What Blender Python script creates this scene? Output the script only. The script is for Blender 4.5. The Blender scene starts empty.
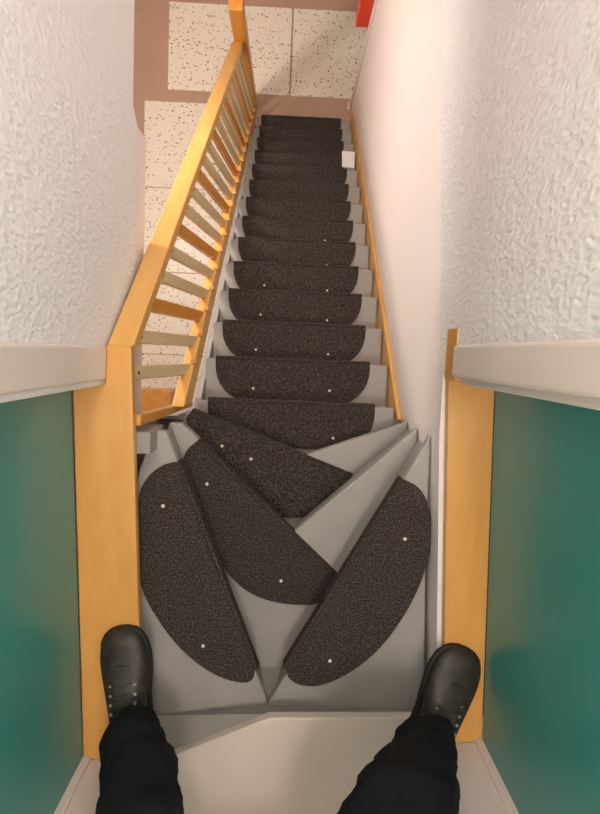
import bpy, bmesh, math, random
from mathutils import Vector, Matrix
random.seed(7)
COL = bpy.context.scene.collection
SC = bpy.context.scene

# ------------------------------------------------------------------ camera
FPX, CAMZ = 590.0, 1.48                       # focal length in pixels of the 600x814 frame, eye height over the landing
def nrm(v): return Vector(v).normalized()
_n = nrm((-10, 55, 590))                      # straight down, in (right, up, forward)
_d = nrm((10, 549, 590))                      # the way the flight descends
_Z = -_n
_Y = (_d - _d.dot(_n) * _n).normalized()
_X = -(_Y.cross(_Z))
def c2w(v): return Vector((_X.dot(v), _Y.dot(v), _Z.dot(v)))
CAM = Vector((0, 0, CAMZ))
rw, uw, fw = c2w(Vector((1, 0, 0))), c2w(Vector((0, 1, 0))), c2w(Vector((0, 0, 1)))
cam_d = bpy.data.cameras.new('camera')
cam_d.sensor_fit = 'VERTICAL'; cam_d.sensor_height = 36.0; cam_d.lens = 36.0 * FPX / 814.0
cam_d.clip_start = 0.02
cam = bpy.data.objects.new('camera', cam_d); COL.objects.link(cam)
m = Matrix((( rw.x, uw.x, -fw.x), (rw.y, uw.y, -fw.y), (rw.z, uw.z, -fw.z)))
cam.matrix_world = Matrix.Translation(CAM) @ m.to_4x4()
SC.camera = cam
def ray(px, py): return c2w(Vector(((px - 300) / FPX, (407 - py) / FPX, 1.0)))
def Pz(px, py, z): r = ray(px, py); return CAM + r * ((z - CAMZ) / r.z)
def Px(px, py, x): r = ray(px, py); return CAM + r * (x / r.x)

# ------------------------------------------------------------------ world, lights, exposure
w = bpy.data.worlds.new('world'); SC.world = w; w.use_nodes = True
w.node_tree.nodes['Background'].inputs[0].default_value = (0.9, 0.92, 1.0, 1)
w.node_tree.nodes['Background'].inputs[1].default_value = 0.05
SC.view_settings.view_transform = 'Standard'
SC.view_settings.look = 'None'
SC.view_settings.exposure = 0.0
SC.view_settings.gamma = 1.0
SC.view_settings.use_curve_mapping = False
def globe(name, loc, radius, power, col):
    l = bpy.data.lights.new(name, 'POINT'); l.shadow_soft_size = radius; l.energy = power; l.color = col
    o = bpy.data.objects.new(name, l); COL.objects.link(o); o.location = loc
    return o
globe('stairwell_fill_light', (0.0, 1.3, 2.15), 0.14, 36, (1.0, 0.95, 0.90))  # secondary fill, added to brighten the stairwell walls
globe('landing_ceiling_light', (0.10, -0.45, 2.2), 0.10, 46, (1.0, 0.94, 0.88))
globe('hall_ceiling_light', (-1.2, 1.1, -0.62), 0.13, 72, (1.0, 0.94, 0.88))

# ------------------------------------------------------------------ materials
def lin(r, g, b):
    f = lambda c: (c / 255) / 12.92 if c / 255 <= 0.04045 else ((c / 255 + 0.055) / 1.055) ** 2.4
    return (f(r), f(g), f(b), 1)
class NT:
    def __init__(s, name, rough=0.5, spec=0.5, coat=0.0):
        s.m = bpy.data.materials.new(name); s.m.use_nodes = True
        s.t = s.m.node_tree; s.b = s.t.nodes['Principled BSDF']
        s.b.inputs['Roughness'].default_value = rough
        s.b.inputs['Specular IOR Level'].default_value = spec
        s.b.inputs['Coat Weight'].default_value = coat
        s.tc = s.t.nodes.new('ShaderNodeTexCoord')
    def n(s, k, **kw):
        o = s.t.nodes.new(k)
        for a, v in kw.items():
            if a in o.inputs.keys(): o.inputs[a].default_value = v
            else: setattr(o, a, v)
        return o
    def l(s, a, b): s.t.links.new(a, b)
    def noise(s, scale, detail=3, rough=0.5, sc=(1, 1, 1)):
        mp = s.n('ShaderNodeMapping'); mp.inputs['Scale'].default_value = sc
        s.l(s.tc.outputs['Object'], mp.inputs[0])
        nz = s.n('ShaderNodeTexNoise'); nz.inputs['Scale'].default_value = scale
        nz.inputs['Detail'].default_value = detail; nz.inputs['Roughness'].default_value = rough
        s.l(mp.outputs[0], nz.inputs['Vector']); return nz
    def ramp(s, src, stops):
        r = s.n('ShaderNodeValToRGB'); e = r.color_ramp.elements
        while len(e) < len(stops): e.new(0.5)
        for i, (p, c) in enumerate(stops): e[i].position = p; e[i].color = c
        s.l(src, r.inputs[0]); return r
    def base(s, out): s.l(out, s.b.inputs['Base Color'])
    def bump(s, src, strength, dist):
        b = s.n('ShaderNodeBump'); b.inputs['Strength'].default_value = strength; b.inputs['Distance'].default_value = dist
        s.l(src, b.inputs['Height']); s.l(b.outputs[0], s.b.inputs['Normal']); return b

def plain(name, rgb, rough=0.5, spec=0.5, var=0.06, scale=6, coat=0.0):
    t = NT(name, rough, spec, coat); c = lin(*rgb)
    a = tuple(x * (1 - var) for x in c[:3]) + (1,); b = tuple(min(1, x * (1 + var)) for x in c[:3]) + (1,)
    t.base(t.ramp(t.noise(scale, 4).outputs[0], [(0.3, a), (0.7, b)]).outputs[0]); return t.m
def wood(name, c1, c2, sc, rough=0.38):
    t = NT(name, rough, 0.5, 0.15)
    nz = t.noise(5.0, 6, 0.6, sc)
    t.base(t.ramp(nz.outputs[0], [(0.3, lin(*c1)), (0.7, lin(*c2))]).outputs[0])
    t.bump(nz.outputs[0], 0.08, 0.002); return t.m
def woodchip():
    t = NT('woodchip_wallpaper', 0.42, 0.5)
    v = t.n('ShaderNodeTexVoronoi', feature='SMOOTH_F1'); v.inputs['Scale'].default_value = 100; v.inputs['Smoothness'].default_value = 0.6
    wr = t.noise(30, 2); mx = t.n('ShaderNodeMixRGB'); mx.inputs[0].default_value = 0.012
    mp = t.n('ShaderNodeMapping'); mp.inputs['Scale'].default_value = (1, 1.0, 0.5); t.l(t.tc.outputs['Object'], mp.inputs[0])
    t.l(mp.outputs[0], mx.inputs[1]); t.l(wr.outputs['Color'], mx.inputs[2]); t.l(mx.outputs[0], v.inputs['Vector'])
    n2 = t.noise(150, 3, 0.5, (1, 1, 0.5))
    ad = t.n('ShaderNodeMath', operation='ADD'); t.l(v.outputs['Distance'], ad.inputs[0])
    mu = t.n('ShaderNodeMath', operation='MULTIPLY'); t.l(n2.outputs[0], mu.inputs[0]); mu.inputs[1].default_value = 0.5
    t.l(mu.outputs[0], ad.inputs[1])
    t.b.inputs['Base Color'].default_value = lin(233, 230, 229)
    t.bump(ad.outputs[0], 0.42, 0.006); return t.m
def plaster():
    t = NT('smooth_plaster', 0.75, 0.3)
    t.b.inputs['Base Color'].default_value = lin(234, 222, 216)
    t.bump(t.noise(55, 4).outputs[0], 0.25, 0.004); return t.m
def carpet():
    t = NT('dark_loop_carpet', 0.95, 0.15)
    nz = t.noise(210, 2, 0.7)
    t.base(t.ramp(nz.outputs[0], [(0.32, lin(34, 29, 27)), (0.52, lin(64, 56, 52)), (0.74, lin(108, 98, 92))]).outputs[0])
    t.bump(nz.outputs[0], 0.8, 0.004); return t.m
def terrazzo():
    t = NT('speckled_terrazzo', 0.35, 0.4)
    v = t.n('ShaderNodeTexVoronoi', feature='F1'); v.inputs['Scale'].default_value = 58
    t.l(t.tc.outputs['Object'], v.inputs['Vector'])
    sep = t.n('ShaderNodeSeparateColor'); t.l(v.outputs['Color'], sep.inputs[0])
    thr = t.n('ShaderNodeMapRange'); thr.inputs[1].default_value = 0.2; thr.inputs[2].default_value = 1.0; thr.inputs[3].default_value = 0.0; thr.inputs[4].default_value = 0.42
    t.l(sep.outputs[0], thr.inputs[0])
    lt = t.n('ShaderNodeMath', operation='LESS_THAN'); t.l(v.outputs['Distance'], lt.inputs[0]); t.l(thr.outputs[0], lt.inputs[1])
    chip = t.ramp(sep.outputs[1], [(0.0, lin(92, 66, 54)), (0.3, lin(150, 118, 100)), (0.6, lin(196, 160, 136)), (1.0, lin(120, 116, 110))])
    mx = t.n('ShaderNodeMixRGB'); t.l(lt.outputs[0], mx.inputs[0]); mx.inputs[1].default_value = lin(232, 222, 205); t.l(chip.outputs[0], mx.inputs[2])
    t.base(mx.outputs[0]); return t.m
M = dict(
    chip=woodchip(), plaster=plaster(), carpet=carpet(), terrazzo=terrazzo(),
    white=plain('white_gloss_paint', (222, 210, 201), 0.3, 0.5, 0.02),
    lino=plain('cream_landing_floor', (198, 186, 172), 0.45, 0.4, 0.03),
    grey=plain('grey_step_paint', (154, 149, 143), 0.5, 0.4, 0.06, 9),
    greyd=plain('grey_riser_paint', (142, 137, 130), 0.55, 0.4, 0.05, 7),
    taupe=plain('taupe_floor_paint', (180, 146, 124), 0.5, 0.4, 0.05, 3),
    woodx=wood('honey_wood_plank', (204, 143, 68), (218, 162, 88), (3, 0.6, 3)),
    woodr=wood('honey_wood_rail', (214, 156, 80), (228, 178, 102), (6, 1.0, 1.0)),
    woodd=wood('amber_wood', (196, 128, 50), (212, 148, 66), (4, 4, 0.6)),
    woodp=wood('pale_raw_wood', (196, 172, 130), (212, 190, 150), (4, 4, 0.6), 0.55),
    teal=plain('teal_gloss_paint', (64, 140, 132), 0.32, 0.5, 0.03, 2, 0.0),
    red=plain('red_plastic', (222, 62, 24), 0.4, 0.5, 0.04),
    paper=plain('white_paper', (240, 238, 234), 0.7, 0.2, 0.01),
    pin=plain('pale_metal_pin', (226, 216, 196), 0.3, 0.6, 0.02),
    cloth=None, leather=None, sole=plain('black_rubber', (22, 21, 20), 0.6, 0.4, 0.1, 40),
    lace=plain('dark_grey_lace', (58, 56, 52), 0.6, 0.4, 0.1, 60),
    eyelet=plain('steel_eyelet', (150, 146, 138), 0.3, 0.6, 0.02))
_t = NT('black_trouser_cloth', 0.85, 0.2); _z = _t.noise(260, 2)
_t.base(_t.ramp(_z.outputs[0], [(0.3, lin(14, 14, 16)), (0.7, lin(27, 27, 30))]).outputs[0]); _t.bump(_z.outputs[0], 0.3, 0.002); M['cloth'] = _t.m
_t = NT('worn_black_leather', 0.5, 0.4); _z = _t.noise(45, 5)
_t.base(_t.ramp(_z.outputs[0], [(0.3, lin(28, 25, 21)), (0.75, lin(60, 54, 42))]).outputs[0]); _t.bump(_z.outputs[0], 0.25, 0.003); M['leather'] = _t.m

# ------------------------------------------------------------------ helpers
def tag(o, label=None, cat=None, group=None, kind=None):
    if label: o['label'] = label
    if cat: o['category'] = cat
    if group: o['group'] = group
    if kind: o['kind'] = kind
    return o
def empty(name, loc=(0, 0, 0)):
    o = bpy.data.objects.new(name, None); COL.objects.link(o); o.location = loc; o.empty_display_size = 0.05; return o
def obj(name, bm, mat, parent=None, smooth=False, bevel=0.0, seg=2):
    bmesh.ops.recalc_face_normals(bm, faces=bm.faces)
    if bevel:
        es = [e for e in bm.edges if len(e.link_faces) == 2 and e.calc_face_angle(0) > 0.6]
        bmesh.ops.bevel(bm, geom=es, offset=bevel, segments=seg, affect='EDGES', profile=0.5, clamp_overlap=True)
    me = bpy.data.meshes.new(name); bm.to_mesh(me); bm.free()
    if smooth:
        for p in me.polygons: p.use_smooth = True
    me.materials.append(mat)
    o = bpy.data.objects.new(name, me); COL.objects.link(o)
    if parent:
        o.parent = parent; o.location = -parent.location
        pp = parent
        while pp.parent: pp = pp.parent; o.location -= pp.location if False else Vector((0, 0, 0))
    return o
def share(src, parent, loc):
    c = src.copy(); COL.objects.link(c); c.parent = parent; c.location = loc; return c
def hexa(bm, pts):                              # 8 points: bottom loop, top loop
    v = [bm.verts.new(p) for p in pts]
    for f in ((0, 1, 2, 3), (4, 5, 6, 7), (0, 1, 5, 4), (1, 2, 6, 5), (2, 3, 7, 6), (3, 0, 4, 7)):
        bm.faces.new([v[i] for i in f])
    return bm
def box(bm, x0, x1, y0, y1, z0, z1):
    return hexa(bm, [(x0, y0, z0), (x1, y0, z0), (x1, y1, z0), (x0, y1, z0), (x0, y0, z1), (x1, y0, z1), (x1, y1, z1), (x0, y1, z1)])
def B(*a):
    bm = bmesh.new(); return box(bm, *a)
def prism(pts, z0, z1, bm=None):                # xy outline between two heights
    bm = bm or bmesh.new(); n = len(pts)
    lo = [bm.verts.new((p[0], p[1], z0)) for p in pts]; hi = [bm.verts.new((p[0], p[1], z1)) for p in pts]
    bm.faces.new(lo); bm.faces.new(hi)
    for i in range(n): bm.faces.new((lo[i], lo[(i + 1) % n], hi[(i + 1) % n], hi[i]))
    return bm
def sideprism(prof, x0, x1):                    # (y,z) profile stretched along x
    bm = bmesh.new(); n = len(prof)
    a = [bm.verts.new((x0, p[0], p[1])) for p in prof]; b = [bm.verts.new((x1, p[0], p[1])) for p in prof]
    bm.faces.new(a); bm.faces.new(b)
    for i in range(n): bm.faces.new((a[i], a[(i + 1) % n], b[(i + 1) % n], b[i]))
    return bm
def bar(bm, a, b, wx, wy):                      # slanted bar a-b: wx wide in x, wy high in z
    a, b = Vector(a), Vector(b)
    pts = []
    for zo in (0, wy):
        for p, xo in ((a, 0), (a, wx), (b, wx), (b, 0)): pts.append((p.x + xo, p.y, p.z + zo))
    return hexa(bm, pts)
def rod(bm, a, b, r, n=8):
    a, b = Vector(a), Vector(b); q = (b - a).to_track_quat('Z', 'Y')
    lo = [bm.verts.new(a + q @ Vector((r * math.cos(t), r * math.sin(t), 0))) for t in [2 * math.pi * i / n for i in range(n)]]
    hi = [bm.verts.new(b + q @ Vector((r * math.cos(t), r * math.sin(t), 0))) for t in [2 * math.pi * i / n for i in range(n)]]
    bm.faces.new(lo); bm.faces.new(hi)
    for i in range(n): bm.faces.new((lo[i], lo[(i + 1) % n], hi[(i + 1) % n], hi[i]))
def struct(name, bm, mat, parent=None, bevel=0.0):
    o = obj(name, bm, mat, parent, bevel=bevel)
    if not parent: o['kind'] = 'structure'
    return o

# ------------------------------------------------------------------ dimensions of the stair
RISE, GOING = 0.18874, 0.14561
FY, FZ = -0.181, -0.582                         # nosing of the first straight step
NST = 14
FLOOR = FZ - NST * RISE
Z1, Z2, Z3 = -0.120, -0.282, -0.437             # the three winder levels
XR = 0.397                                      # right wall of the flight
XL = -0.46                                      # left wall face
TOP = 2.4

# right wall bends slightly beside the landing
def xr(y): return XR if y > -0.2 else XR + (-0.2 - y) * 0.052
def bl_in(y): return -0.390 + (-0.1 - y) * 0.044      # inner edges of the two thresholds at floor level
def bl_out(y): return -0.537 + (-0.122 - y) * 0.036
def br_in(y): return 0.398 + (0.0 - y) * 0.050
def br_out(y): return 0.522 + (-0.15 - y) * 0.036
YL0, YL1 = -1.096, -0.1                          # left door opening in y
YR0, YR1 = -1.016, -0.053

# ------------------------------------------------------------------ setting: floors, ceilings, walls
e_r = Pz(445, 716, 0); e_m = Pz(269, 718, 0); e_l = Pz(170, 757, 0); e_ll = Pz(128, 775, 0)
struct('floor', prism([(0.62, e_r.y), (e_m.x, e_m.y), (e_l.x, e_l.y), (-0.62, e_ll.y), (-0.62, -2.3), (0.62, -2.3)], -0.03, 0.0), M['lino'], bevel=0.004)
c_r = Pz(445, 709, Z1); c_m = Pz(264, 705, Z1); c_l = Pz(136, 716, Z1)
rb = bmesh.new()
for a, b, c, d in ((c_l, c_m, e_m, Vector((-0.45, e_ll.y, 0))), (c_m, c_r, e_r, e_m)):
    t = Vector((0, -0.006, -0.028)); k = Vector((0, -0.02, 0))
    hexa(rb, [a, b, b + k * 4, a + k * 4, Vector(d) + t, Vector(c) + t, Vector(c) + t + k, Vector(d) + t + k])
struct('trim_1', rb, M['greyd'])
struct('ceiling', B(-0.7, 0.7, -2.4, 2.3, TOP, TOP + 0.1), M['white'])

wl = sideprism([(YL1, -0.27), (0.625, -0.27), (0.66, -0.225), (2.3, -0.215), (2.3, TOP), (YL1, TOP)], XL - 0.14, XL)
struct('wall_left', wl, M['chip'])
wb = bmesh.new(); box(wb, XL - 0.14, XL, -2.4, YL0 - 0.052, -0.27, TOP); box(wb, XL - 0.14, XL, YL0, YL1, 2.02, TOP)
struct('wall_left_landing', wb, M['chip'])
struct('wall_left_lower', B(XL - 0.14, XL - 0.004, -0.5, 0.625, -0.39, -0.27), M['plaster'])
# right: smooth plaster in the stairwell, woodchip paper above it
pts = [(xr(-1.5), -1.5), (XR, -0.2), (XR, 1.905), (XR + 0.12, 1.905), (XR + 0.12, -0.2), (xr(-1.5) + 0.12, -1.5)]
struct('wall_right', prism(pts, FLOOR, -0.035), M['plaster'])
wu = bmesh.new()
q = [Px(443, yy, XR) for yy in (330, 150, 0)]
lowz = [(YR1 + 0.02, -0.034), (q[0].y, q[0].z), (q[1].y, q[1].z), (q[2].y, q[2].z), (2.3, -0.5), (2.3, TOP), (YR1 + 0.02, TOP)]
struct('wall_right_upper', sideprism(lowz, XR - 0.004, XR + 0.14), M['chip'])
wb = bmesh.new(); box(wb, XR + 0.05, XR + 0.19, -2.4, YR0 - 0.052, 0, TOP); box(wb, XR + 0.01, XR + 0.15, YR0, YR1 + 0.02, 2.02, TOP)
struct('wall_right_landing', wb, M['chip'])
struct('wall_back', B(-0.7, 0.7, -2.5, -2.4, -0.3, TOP), M['chip'])
struct('wall_front', B(-0.7, 0.7, 2.3, 2.42, -0.27, TOP), M['chip'])
struct('trim_2', hexa(bmesh.new(), [(XR - 0.012, 1.90, FLOOR), (XR + 0.125, 1.90, FLOOR), (XR + 0.125, 1.94, FLOOR), (XR - 0.012, 1.94, FLOOR),
                                    (XR - 0.012, 1.90, -0.5), (XR + 0.125, 1.90, -0.5), (XR + 0.125, 1.94, -0.5), (XR - 0.012, 1.94, -0.5)]), M['plaster'])
# lower hall
fl = struct('floor_lower', B(-2.6, 1.6, -1.3, 3.4, FLOOR - 0.12, FLOOR), M['taupe'])
struct('ceiling_lower', B(-2.6, XL - 0.14, -1.3, 3.4, -0.39, -0.27), M['white'])
struct('ceiling_hall', B(XL - 0.14, 1.6, 2.42, 3.4, -0.39, -0.27), M['white'])
struct('wall_hall_left', B(-2.7, -2.6, -1.3, 3.4, FLOOR, -0.27), M['plaster'])
struct('wall_hall_far', B(-2.7, 1.7, 3.4, 3.5, FLOOR, -0.27), M['plaster'])
struct('wall_hall_near', B(-2.7, XR, -1.4, -1.3, FLOOR, -0.27), M['plaster'])
struct('wall_hall_right', B(1.6, 1.7, 1.8, 3.4, FLOOR, -0.27), M['plaster'])
tiles = []
g = 0.006
rows = [(1.945, 2.575, -1.008, 0.928)]
for r, (x0, w_) in enumerate(((-1.008, 0.928), (-0.074, 0.928), (0.86, 0.6))):
    tiles.append((x0, x0 + w_ - g, 1.945, 2.575))
y1 = 1.862
while y1 > -0.9:
    tiles.append((-1.18, -0.335, y1 - 0.64, y1 - g))
    tiles.append((-2.55, -1.30, y1 - 0.64, y1 - g)); y1 -= 0.64
for t in tiles:
    o = obj('tile', prism([(t[0], t[2]), (t[1], t[2]), (t[1], t[3]), (t[0], t[3])], FLOOR - 0.01, FLOOR + 0.005), M['terrazzo'], fl, bevel=0.002, seg=1)

# ------------------------------------------------------------------ doors: threshold, teal leaf, casing
def door(name, side, outf, inf, y0, y1, wallx, far, notch, cz=0.006):
    d = empty(name, (side * 0.5, (y0 + y1) / 2, 0)); d['kind'] = 'structure'
    s = side
    # threshold plank at floor level
    ya, yb = y0, far[1] + 0.001
    if s < 0:
        pts = [(inf(ya), ya), (inf(yb), yb), (-0.456, yb), (-0.456, y1), (outf(y1), y1), (outf(ya), ya)]
    else:
        yn = notch
        pts = [(inf(ya), ya), (inf(yn), yn), (inf(yn) + 0.026, yn), (inf(yn) + 0.026, far[1]), (0.416, far[1]), (0.416, y1), (outf(y1), y1), (outf(ya), ya)]
    obj('threshold', prism(pts, -0.026, 0.004), M['woodx'], d, bevel=0.003)
    # leaf
    lf = prism([(outf(y0), y0 + 0.004), (outf(y1), y1 - 0.004), (outf(y1) + s * 0.045, y1 - 0.004), (outf(y0) + s * 0.045, y0 + 0.004)], 0.008, 2.0)
    obj('door_leaf', lf, M['teal'], d, bevel=0.003)
    # far casing
    cx = wallx
    if cz > 0.05: obj('plinth', B(0.3895, 0.44, far[0] + 0.002, 0.073, 0.005, cz - 0.002), M['woodx'], d, bevel=0.003)
    obj('casing', B(min(cx, cx + s * 0.05), max(cx, cx + s * 0.05), far[0] + 0.012, far[1], cz, 2.1), M['white'], d, bevel=0.008, seg=3)
    cx2 = cx + s * 0.022
    obj('casing', B(min(cx2, outf(y1) + s * .05), max(cx2, outf(y1) + s * .05), far[0] - 0.004, far[0] + 0.03, cz, 2.05), M['white'], d, bevel=0.004)
    # near reveal and stop
    obj('jamb', prism([(s * 0.395, y0 - 0.05), (s * 0.395, y0), (outf(y0) - s * 0.018, y0), (outf(y0) - s * 0.018, y0 - 0.05)], 0.002, 2.05), M['white'], d, bevel=0.003)
    obj('door_stop', prism([(outf(y0) - s * 0.02, y0 - 0.05), (outf(y0) - s * 0.02, y0 + 0.012), (outf(y0) + s * 0.004, y0 + 0.012), (outf(y0) + s * 0.004, y0 - 0.05)], 0.002, 2.03), M['white'], d, bevel=0.004)
    obj('casing', B(min(s * 0.39, outf(y0)), max(s * 0.39, outf(y0)), y0, y1, 2.02, 2.11), M['white'], d, bevel=0.004)
    return d
door('door_1', -1, bl_out, bl_in, YL0, YL1, -0.452, (-0.101, -0.004), 0)
door('door_2', 1, br_out, br_in, YR0, YR1, 0.381, (-0.055, 0.032), 0.075, 0.096)

# ------------------------------------------------------------------ staircase
st = empty('staircase', (0, 0, FLOOR))
tag(st, 'steep grey painted staircase with three forked winding steps at its top', 'staircase')
XSL, XSR = -0.318, 0.376
tr0 = obj('tread', B(XSL, XSR, -GOING - 0.03, 0, -0.034, 0), M['grey'], None, bevel=0.006)
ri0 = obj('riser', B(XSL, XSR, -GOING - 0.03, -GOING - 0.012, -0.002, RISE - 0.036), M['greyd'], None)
for i in range(NST):
    y, z = FY + i * GOING, FZ - i * RISE
    for src in (tr0, ri0):
        if src is ri0 and i == 0: continue
        o = src if i == (1 if src is ri0 else 0) else src.copy()
        if o is not src: COL.objects.link(o)
        o.parent = st; o.location = Vector((0, y, z)) - st.location
# riser closing the last step to the floor
obj('riser', B(XSL, XSR, FY + 13 * GOING - 0.03, FY + 13 * GOING - 0.012, FLOOR, FZ - 13 * RISE - 0.034), M['greyd'], st)

def winder(z, zlow, apex, rpt, lpt, lend, yback, xlb):
    ap, rp, lp, le = [Pz(*p, z) for p in (apex, rpt, lpt, lend)]
    back_r = (xr(yback) - 0.012, yback)
    R = [(rp.x, rp.y), (ap.x + 0.001, ap.y), (ap.x + 0.001, yback), back_r, (min(xr(rp.y - .3), xr(-0.5)) - 0.012, -0.5)]
    L = [(ap.x - 0.001, ap.y), (lp.x, lp.y), (le.x, le.y), (xlb, -0.5), (xlb, yback), (ap.x - 0.001, yback)]
    if z == Z1: q = Pz(139, 470, z); L[3] = (q.x, q.y); L.insert(4, (xlb, q.y - 0.1))
    if z < Z1: R = R[:2] + L[1:-1] + R[3:]
    for P_ in ((R, L) if z == Z1 else (R,)):
        obj('tread', prism(P_, z - 0.032, z), M['grey'], st, bevel=0.005)
    # risers: set back a little under the nosing
    for (a, b, dx) in ((rp, ap, 0.016), (ap, lp, -0.016)):
        o_ = Vector((dx, -0.012, 0)); k = Vector((dx, -0.01, 0))
        p = [Vector((a.x, a.y, 0)) + o_, Vector((b.x, b.y, 0)) + o_, Vector((b.x, b.y, 0)) + o_ + k, Vector((a.x, a.y, 0)) + o_ + k]
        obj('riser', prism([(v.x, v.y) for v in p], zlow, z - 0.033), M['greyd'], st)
winder(Z1, Z2, (268, 703), (431, 435), (166, 431), (153, 431), -1.11, -0.418)
winder(Z2, Z3, (292, 533), (418, 428), (181, 423), (169, 423), -1.03, -0.41)
winder(Z3, FZ, (300, 457), (408, 422), (200, 413), (186, 411), -0.95, -0.40)

ab = [Pz(a, 667, Z2) for a in (235, 310)]; at_ = [Pz(a, 705, Z1) for a in (240, 300)]
kk = Vector((0, -0.012, 0)); dz = Vector((0, 0, -0.033))
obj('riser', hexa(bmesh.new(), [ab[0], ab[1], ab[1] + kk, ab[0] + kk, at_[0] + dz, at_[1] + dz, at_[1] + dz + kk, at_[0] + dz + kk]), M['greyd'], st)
# sloped skirting on the right wall, wooden stringer on the left
a0, a1 = Px(388, 420, XR - 0.012), Px(350, 116, XR - 0.012)
b0, b1 = Px(399, 420, XR - 0.012), Px(353, 112, XR - 0.012)
sk = bmesh.new()
hexa(sk, [(XR - 0.016, a0.y, a0.z - 0.12), (XR, a0.y, a0.z - 0.12), (XR, a1.y, a1.z - 0.10), (XR - 0.016, a1.y, a1.z - 0.10),
          (XR - 0.016, b0.y, b0.z), (XR, b0.y, b0.z), (XR, b1.y, b1.z), (XR - 0.016, b1.y, b1.z)])
obj('skirting', sk, M['woodr'], st, bevel=0.003)
# grey inner stringer under the treads, on the open side
n = NST - 1
prof = [(FY - 0.17, FZ - 0.05), (FY, FZ - 0.10), (FY + n * GOING - 0.02, FZ - n * RISE - 0.06), (FY + n * GOING - 0.02, FLOOR), (FY + n * GOING - 0.2, FLOOR), (FY - 0.17, FZ - 0.27)]
obj('stringer', sideprism(prof, XSL - 0.022, XSL - 0.001), M['grey'], st)
# grey side panel and block beside the winders
obj('side_panel', prism([(-0.42, -0.22), (-0.42, -1.05), (-0.434, -1.05), (-0.434, -0.22)], -0.95, -0.028), M['greyd'], st)
obj('side_panel', B(-0.42, -0.30, -0.232, -0.222, -0.98, -0.43), M['grey'], st)
obj('block', B(-0.42, -0.352, -0.28, -0.222, -0.20, -0.04), M['greyd'], st, bevel=0.003)

# ------------------------------------------------------------------ railing
rl = empty('stair_railing', (-0.36, 1.8, FLOOR))
tag(rl, 'honey coloured wooden stair railing with slats, sloping down beside the open hall', 'railing')
h0 = Vector((-0.390, -0.003, 0.004)); h1 = Px(243, 42, -0.352)
s0 = Px(192, 403, -0.322); s1 = Px(257, 114, -0.322)
def along(a, b, y): t = (y - a.y) / (b.y - a.y); return a + (b - a) * t
def sbar(name, a, b, wx, h, mat):
    return obj(name, bar(bmesh.new(), a, b, wx, h), mat, rl, bevel=0.004)
sbar('handrail', h0 + Vector((0, 0, -0.065)), h1 + Vector((0, 0, -0.065)), -0.064, 0.065, M['woodr'])
sbar('handrail_lip', h0 + Vector((-0.012, 0, -0.105)), h1 + Vector((-0.012, 0, -0.105)), -0.035, 0.038, M['woodr'])
sbar('bottom_rail', s0, s1, -0.040, 0.15, M['woodr'])
obj('newel_post', hexa(bmesh.new(), [(-0.365, -0.206, -0.60), (-0.335, -0.206, -0.60), (-0.335, -0.188, -0.60), (-0.365, -0.188, -0.60), (-0.40, -0.205, -0.028), (-0.375, -0.205, -0.028), (-0.375, -0.176, -0.028), (-0.40, -0.176, -0.028)]), M['woodd'], rl, bevel=0.003)
rr = ray(236, 10); ntop = CAM + rr * (h1.y / rr.y)
obj('newel_post', prism([(-0.327, h1.y), (-0.327, h1.y + 0.075), (-0.405, h1.y + 0.075), (-0.405, h1.y)], FLOOR, ntop.z), M['woodd'], rl, bevel=0.004)
k = 0; y = -0.072
while y < h1.y - 0.04:
    hi = along(h0, h1, y) if y > 0 else Vector((h0.x, y, -0.02)); lo = along(s0, s1, y)
    third = (k % 3 == 2)
    wd = 0.021 if third else 0.019
    xi = hi.x - 0.018; xo = lo.x - 0.006
    zt = hi.z - 0.03; zb = lo.z + 0.10
    bm = hexa(bmesh.new(), [(xo - 0.022, y - wd, zb), (xo, y - wd, zb), (xo, y + wd, zb), (xo - 0.022, y + wd, zb),
                            (xi - 0.022, y - wd, zt), (xi, y - wd, zt), (xi, y + wd, zt), (xi - 0.022, y + wd, zt)])
    bo = obj('baluster', bm, M['woodd'] if third else M['woodp'], rl, bevel=0.003, seg=1)
    sc = bmesh.new(); t = 0.10
    c = Vector((xi * (1 - t) + xo * t, y, zt * (1 - t) + zb * t)); rod(sc, c - Vector((0.004, 0, 0)), c + Vector((0.0022, 0, 0)), 0.0045)
    so = obj('screw', sc, M['sole']); so.parent = bo; so.location = (0, 0, 0)
    pg = obj('peg', B(lo.x - 0.012, lo.x + 0.010, y + wd, y + wd + 0.014, zb + 0.01, zb + 0.035), M['woodd'], rl, bevel=0.003, seg=1)
    k += 1; y += 0.0955

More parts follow.
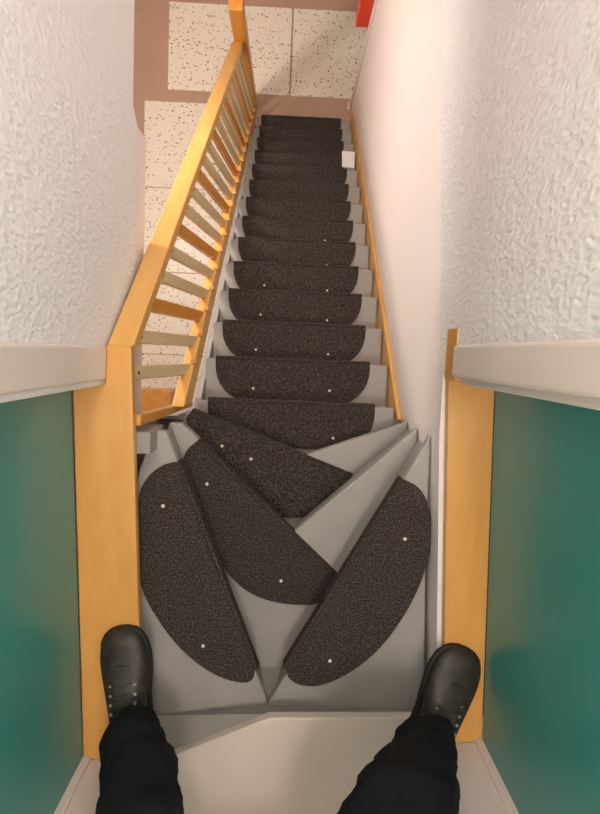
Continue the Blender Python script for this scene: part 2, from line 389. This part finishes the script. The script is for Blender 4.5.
# ------------------------------------------------------------------ carpet mats
PINR = bmesh.new(); bmesh.ops.create_uvsphere(PINR, u_segments=8, v_segments=5, radius=0.0052)
for v in PINR.verts: v.co.z *= 0.5
pin_me = bpy.data.meshes.new('pin'); PINR.to_mesh(pin_me); PINR.free(); pin_me.materials.append(M['pin'])
def pin(parent, loc):
    o = bpy.data.objects.new('pin', pin_me); COL.objects.link(o); o.parent = parent; o.location = loc
def smooth_loop(pts, keep, it=2):               # Chaikin on everything but the straight edge (first and last point)
    for _ in range(it):
        out = [pts[0]]
        for a, b in zip(pts[:-1], pts[1:]):
            out += [a.lerp(b, 0.25), a.lerp(b, 0.75)]
        out.append(pts[-1]); pts = out
    return pts
def matmesh(pts, z, th=0.011, lip=0.0):
    bm = prism(pts, z + 0.0005, z + th)
    if lip:                                      # the front folds down over the nosing
        a, b = Vector(pts[0]), Vector(pts[-1]); d = (b - a).to_3d().normalized()
        nn = Vector((-d.y, d.x, 0)); ctr = sum((Vector(p).to_3d() for p in pts), Vector()) / len(pts)
        if nn.dot(ctr - a.to_3d()) > 0: nn = -nn
        A, Bv = a.to_3d(), b.to_3d(); A.z = Bv.z = z
        t = nn * 0.011; e = nn * 0.0005
        dn = Vector((0, 0, -lip)); up = Vector((0, 0, th))
        hexa(bm, [A + e + dn, Bv + e + dn, Bv + t + dn, A + t + dn, A + e + up, Bv + e + up, Bv + t + up, A + t + up])
    return bm
def Dshape():
    wv, D, rx, ry = 0.2925, 0.156, 0.125, 0.13
    pts = [Vector((-wv, 0))]
    for i in range(10):
        t = math.pi / 2 * i / 9
        pts.append(Vector((-wv + rx - rx * math.cos(t), -(D - ry) - ry * math.sin(t))))
    return pts + [Vector((-p.x, p.y)) for p in reversed(pts)]
base_mat = None
words = ['topmost', 'second', 'third', 'fourth', 'fifth', 'sixth', 'seventh', 'eighth', 'ninth', 'tenth', 'eleventh', 'twelfth', 'thirteenth', 'lowest']
for i in range(NST):
    y, z = FY + i * GOING, FZ - i * RISE
    if base_mat is None:
        base_mat = obj('stair_mat', matmesh(Dshape(), 0.0, lip=0.03), M['carpet'], bevel=0.003); o = base_mat
    else:
        o = base_mat.copy(); COL.objects.link(o)
    o.location = (0.0135, y, z)
    if i == 0: lb = 'dark carpet mat on the straight step just below the forked winders'
    elif i == 13: lb = 'dark carpet mat on the lowest step, beside the beige hall floor'
    else: lb = 'half-round dark carpet mat on the %s straight step counted from the winders' % words[i]
    tag(o, lb, 'mat', 'half-round mats on the straight flight')
    if i < 9:
        for sx in (-0.148, 0.148): pin(o, (sx + random.uniform(-.006, .006), -0.105 + random.uniform(-.01, .01), 0.012))
def wmat(z, px, label, pins):
    p = [Pz(*q, z + 0.011) for q in px]; p = [Vector((a.x, a.y)) for a in p]
    st_, en = p[0], p[-1]
    pts = smooth_loop(p, 1)
    o = obj('stair_mat', matmesh(pts, z, lip=0.028), M['carpet'], bevel=0.003)
    tag(o, label, 'mat', 'mats on the winders')
    for q in pins:
        c = Pz(*q, z + 0.012); pin(o, c)
wmat(Z1, [(404, 480), (421, 488), (432, 512), (432, 545), (423, 580), (405, 616), (380, 650), (350, 674), (320, 687), (300, 686), (288, 679), (286, 669)],
     'large dark mat on the right-hand top winder, beside the right shoe', [(405, 539), (330, 661)])
wmat(Z1, [(176, 462), (160, 466), (144, 480), (136, 502), (135, 545), (139, 585), (153, 614), (177, 647), (207, 672), (234, 683), (252, 683), (255, 671)],
     'dark half-moon mat on the left-hand top winder, beside the left shoe', [(163, 506), (203, 646)])
wmat(Z2, [(196, 442), (184, 452), (181, 475), (190, 502), (203, 532), (220, 564), (240, 588), (265, 601), (297, 606), (320, 604), (334, 595), (337, 578)],
     'dark mat on the middle winder, its tip lying over the bare grey wedge', [(207, 484), (281, 581)])
wmat(Z3, [(191, 412), (185, 417), (190, 432), (205, 454), (225, 480), (245, 503), (262, 515), (285, 518), (308, 518), (328, 508), (346, 490), (352, 477)],
     'dark mat on the lowest winder, just above the first straight step', [(222, 446), (251, 459)])

# ------------------------------------------------------------------ small things in the stairwell
cz_ = FZ - 10 * RISE + 0.0125
p4 = [Pz(*q, cz_) for q in ((342, 167), (354, 168), (355, 152), (342, 151))]
note = obj('paper_note', prism([(p.x, p.y) for p in p4], cz_, cz_ + 0.002), M['paper'])
tag(note, 'small white card lying on the right end of a lower step', 'card')
q = Px(347, 113, 0.372)
tag(obj('cable_cover', B(0.362, 0.382, q.y - 0.02, q.y + 0.03, FLOOR + 0.002, q.z + 0.06), M['white'], bevel=0.004), 'tiny white cover at the foot of the right skirting', 'cover')
q0 = Px(370, 27, XR); 
rd = empty('red_box', (XR - 0.03, 1.92, q0.z)); tag(rd, 'red box hung at the far end of the right wall', 'box')
obj('body', B(XR - 0.085, XR + 0.045, 1.945, 2.03, q0.z - 0.02, q0.z + 0.34), M['red'], rd, bevel=0.01, seg=3)
obj('lid', B(XR - 0.088, XR + 0.048, 1.942, 2.033, q0.z + 0.34, q0.z + 0.37), M['red'], rd, bevel=0.006)
wc = Pz(160, 399, FLOOR)
cr = empty('wooden_crate', (wc.x, wc.y, FLOOR)); tag(cr, 'amber wooden crate on the hall floor, seen through the railing', 'crate')
for dx in (-0.13, 0.13): obj('side_panel', B(wc.x + dx - 0.01, wc.x + dx + 0.01, wc.y - 0.1, wc.y + 0.08, FLOOR + 0.006, FLOOR + 0.3), M['woodd'], cr, bevel=0.003)
for dy in (-0.1, 0.08): obj('end_panel', B(wc.x - 0.12, wc.x + 0.12, wc.y + dy - 0.008, wc.y + dy + 0.008, FLOOR + 0.006, FLOOR + 0.28), M['woodd'], cr, bevel=0.003)
obj('lid', B(wc.x - 0.145, wc.x + 0.145, wc.y - 0.115, wc.y + 0.095, FLOOR + 0.3, FLOOR + 0.318), M['woodd'], cr, bevel=0.003)

# ------------------------------------------------------------------ person: trousers and shoes
pe = empty('person', (0, -1.0, 0))
tag(pe, 'person in black trousers and worn black shoes, standing astride the stair top', 'person')
def trousers():
    L = [Pz(131, 713, 0.10), Pz(131, 742, 0.17), Pz(138, 775, 0.27), Pz(141, 812, 0.37)]
    Rr = [Pz(433, 726, 0.10), Pz(425, 752, 0.19), Pz(415, 782, 0.31), Pz(405, 812, 0.43)]
    rl_ = [0.060, 0.079, 0.084, 0.088]; rr_ = [0.064, 0.080, 0.093, 0.112]
    L += [Vector((-0.25, L[-1].y - 0.01, 0.52)), Vector((-0.17, L[-1].y - 0.10, 0.75))]; rl_ += [0.088, 0.095]
    Rr += [Vector((0.16, Rr[-1].y - 0.03, 0.56)), Vector((0.13, L[-1].y, 0.75))]; rr_ += [0.1, 0.1]
    hip = Vector((-0.02, L[-1].y - 0.06, 0.92)); waist = hip + Vector((0, -0.02, 0.12))
    vs = [hip, waist] + L + Rr; nL = len(L)
    es = [(0, 1)] + [(2 + i, 3 + i) for i in range(nL - 1)] + [(2 + nL - 1, 0)] + [(2 + nL + i, 3 + nL + i) for i in range(len(Rr) - 1)] + [(2 + nL + len(Rr) - 1, 0)]
    me = bpy.data.meshes.new('trousers'); me.from_pydata([tuple(v) for v in vs], es, [])
    o = bpy.data.objects.new('trousers', me); COL.objects.link(o); o.parent = pe; o.location = -pe.location
    sm = o.modifiers.new('skin', 'SKIN'); sm.use_smooth_shade = True
    rad = [(0.15, 0.12), (0.16, 0.12)] + [(r, r) for r in rl_] + [(r, r) for r in rr_]
    for i, s in enumerate(me.skin_vertices[0].data):
        s.radius = rad[i]; s.use_root = (i == 0)
    ss = o.modifiers.new('sub', 'SUBSURF'); ss.levels = ss.render_levels = 3
    tx = bpy.data.textures.new('folds', 'CLOUDS'); tx.noise_scale = 0.07
    dm = o.modifiers.new('folds', 'DISPLACE'); dm.texture = tx; dm.strength = 0.036; dm.mid_level = 0.5
    me.materials.append(M['cloth'])
    return o
trousers()
def shoe(toe, heel, lab, wide=1.1):
    """loft along the foot; toe and heel are ground points under the tips"""
    ax = (toe - heel); Ln = ax.length; ax.normalize(); sd = Vector((ax.y, -ax.x, 0))
    root_loc = Vector((heel.x, heel.y, 0.004))
    # t, half width, height, side shift
    secs = [(0.00, 0.026, 0.075), (0.03, 0.036, 0.095), (0.12, 0.042, 0.105), (0.28, 0.042, 0.105), (0.42, 0.043, 0.100), (0.55, 0.049, 0.084),
            (0.68, 0.055, 0.066), (0.80, 0.056, 0.056), (0.89, 0.051, 0.051), (0.95, 0.040, 0.044), (0.985, 0.026, 0.036), (1.0, 0.010, 0.028)]
    N = 18
    def loft(zb, grow, top):
        bm = bmesh.new(); rings = []
        for t, hw, h in secs:
            c = root_loc + ax * (Ln * t); ring = []; hw *= wide
            for j in range(N):
                a = 2 * math.pi * j / N; ca, sa = math.cos(a), math.sin(a)
                hh = top if top else h
                x = (hw + grow) * math.copysign(abs(ca) ** 0.7, ca)
                zz = zb + (hh - zb) * (0.5 + 0.5 * math.copysign(abs(sa) ** (0.8 if not top else 0.4), sa))
                if not top and sa > 0.2: x *= 1 - 0.25 * (sa - 0.2)
                ring.append(bm.verts.new(c + sd * x + Vector((0, 0, zz))))
            rings.append(ring)
        for r0, r1 in zip(rings[:-1], rings[1:]):
            for j in range(N): bm.faces.new((r0[j], r0[(j + 1) % N], r1[(j + 1) % N], r1[j]))
        bm.faces.new(rings[0]); bm.faces.new(rings[-1]); return bm
    up = obj('shoe', loft(0.012, 0, None), M['leather'], pe, smooth=True)
    tag(up, lab)
    md = up.modifiers.new('s', 'SUBSURF'); md.levels = md.render_levels = 1
    def sub(name, bm, mat, **kw):
        o = obj(name, bm, mat, **kw); o.parent = up; o.location = (0, 0, 0); return o
    sub('sole', loft(0.0, 0.005, 0.02), M['sole'], smooth=True)
    def top(t):
        for (a, wa, ha), (b, wb_, hb) in zip(secs[:-1], secs[1:]):
            if a <= t <= b: f = (t - a) / (b - a); return ha + (hb - ha) * f
    tg = bmesh.new()
    P0 = [(0.42, 0.018), (0.66, 0.022), (0.69, 0.0)]
    ls = [(t, -1) for t in (0.44, 0.50, 0.56, 0.62)]
    for t, _ in ls:
        bm = bmesh.new(); prev = None
        for u in (-1, -0.5, 0, 0.5, 1):
            p = root_loc + ax * (Ln * (t + 0.012 * u)) + sd * (0.024 * u) + Vector((0, 0, top(t) + 0.0012 - 0.006 * u * u))
            if prev is not None: rod(bm, prev, p, 0.0032, 6)
            prev = p
        sub('lace', bm, M['lace'])
        for sx in (-1, 1):
            bm = bmesh.new(); c = root_loc + ax * (Ln * t) + sd * (0.029 * sx) + Vector((0, 0, top(t) - 0.010)); rod(bm, c, c + Vector((0.002 * sx, 0, 0.006)), 0.0038, 8)
            sub('eyelet', bm, M['eyelet'])
    # toe cap seam
    bm = bmesh.new(); prev = None
    for j in range(9):
        u = -1 + 2 * j / 8; t = 0.76 - 0.07 * u * u
        p = root_loc + ax * (Ln * t) + sd * (0.045 * u) + Vector((0, 0, top(t) + 0.0005 - 0.018 * u * u))
        if prev is not None: rod(bm, prev, p, 0.0018, 6)
        prev = p
    sub('toe_seam', bm, M['sole'])
    bm = bmesh.new()
    prism([tuple((root_loc + ax * (Ln * t) + sd * s)[:2]) for t, s in ((0.40, -0.018), (0.66, -0.02), (0.69, 0.0), (0.66, 0.02), (0.40, 0.018))], 0.07, 0.0755, bm)
    bm.free()
    return up
tl = Pz(121, 629, 0.03); hl = Pz(137, 752, 0.03)
shoe(Vector((tl.x, tl.y, 0)), Vector((hl.x, hl.y, 0)), 'worn black lace-up shoe on the left threshold')
tr = Pz(466, 650, 0.03); hr = Pz(414, 764, 0.03)
shoe(Vector((tr.x, tr.y, 0)), Vector((hr.x, hr.y, 0)), 'worn black lace-up shoe on the right threshold', 1.18)
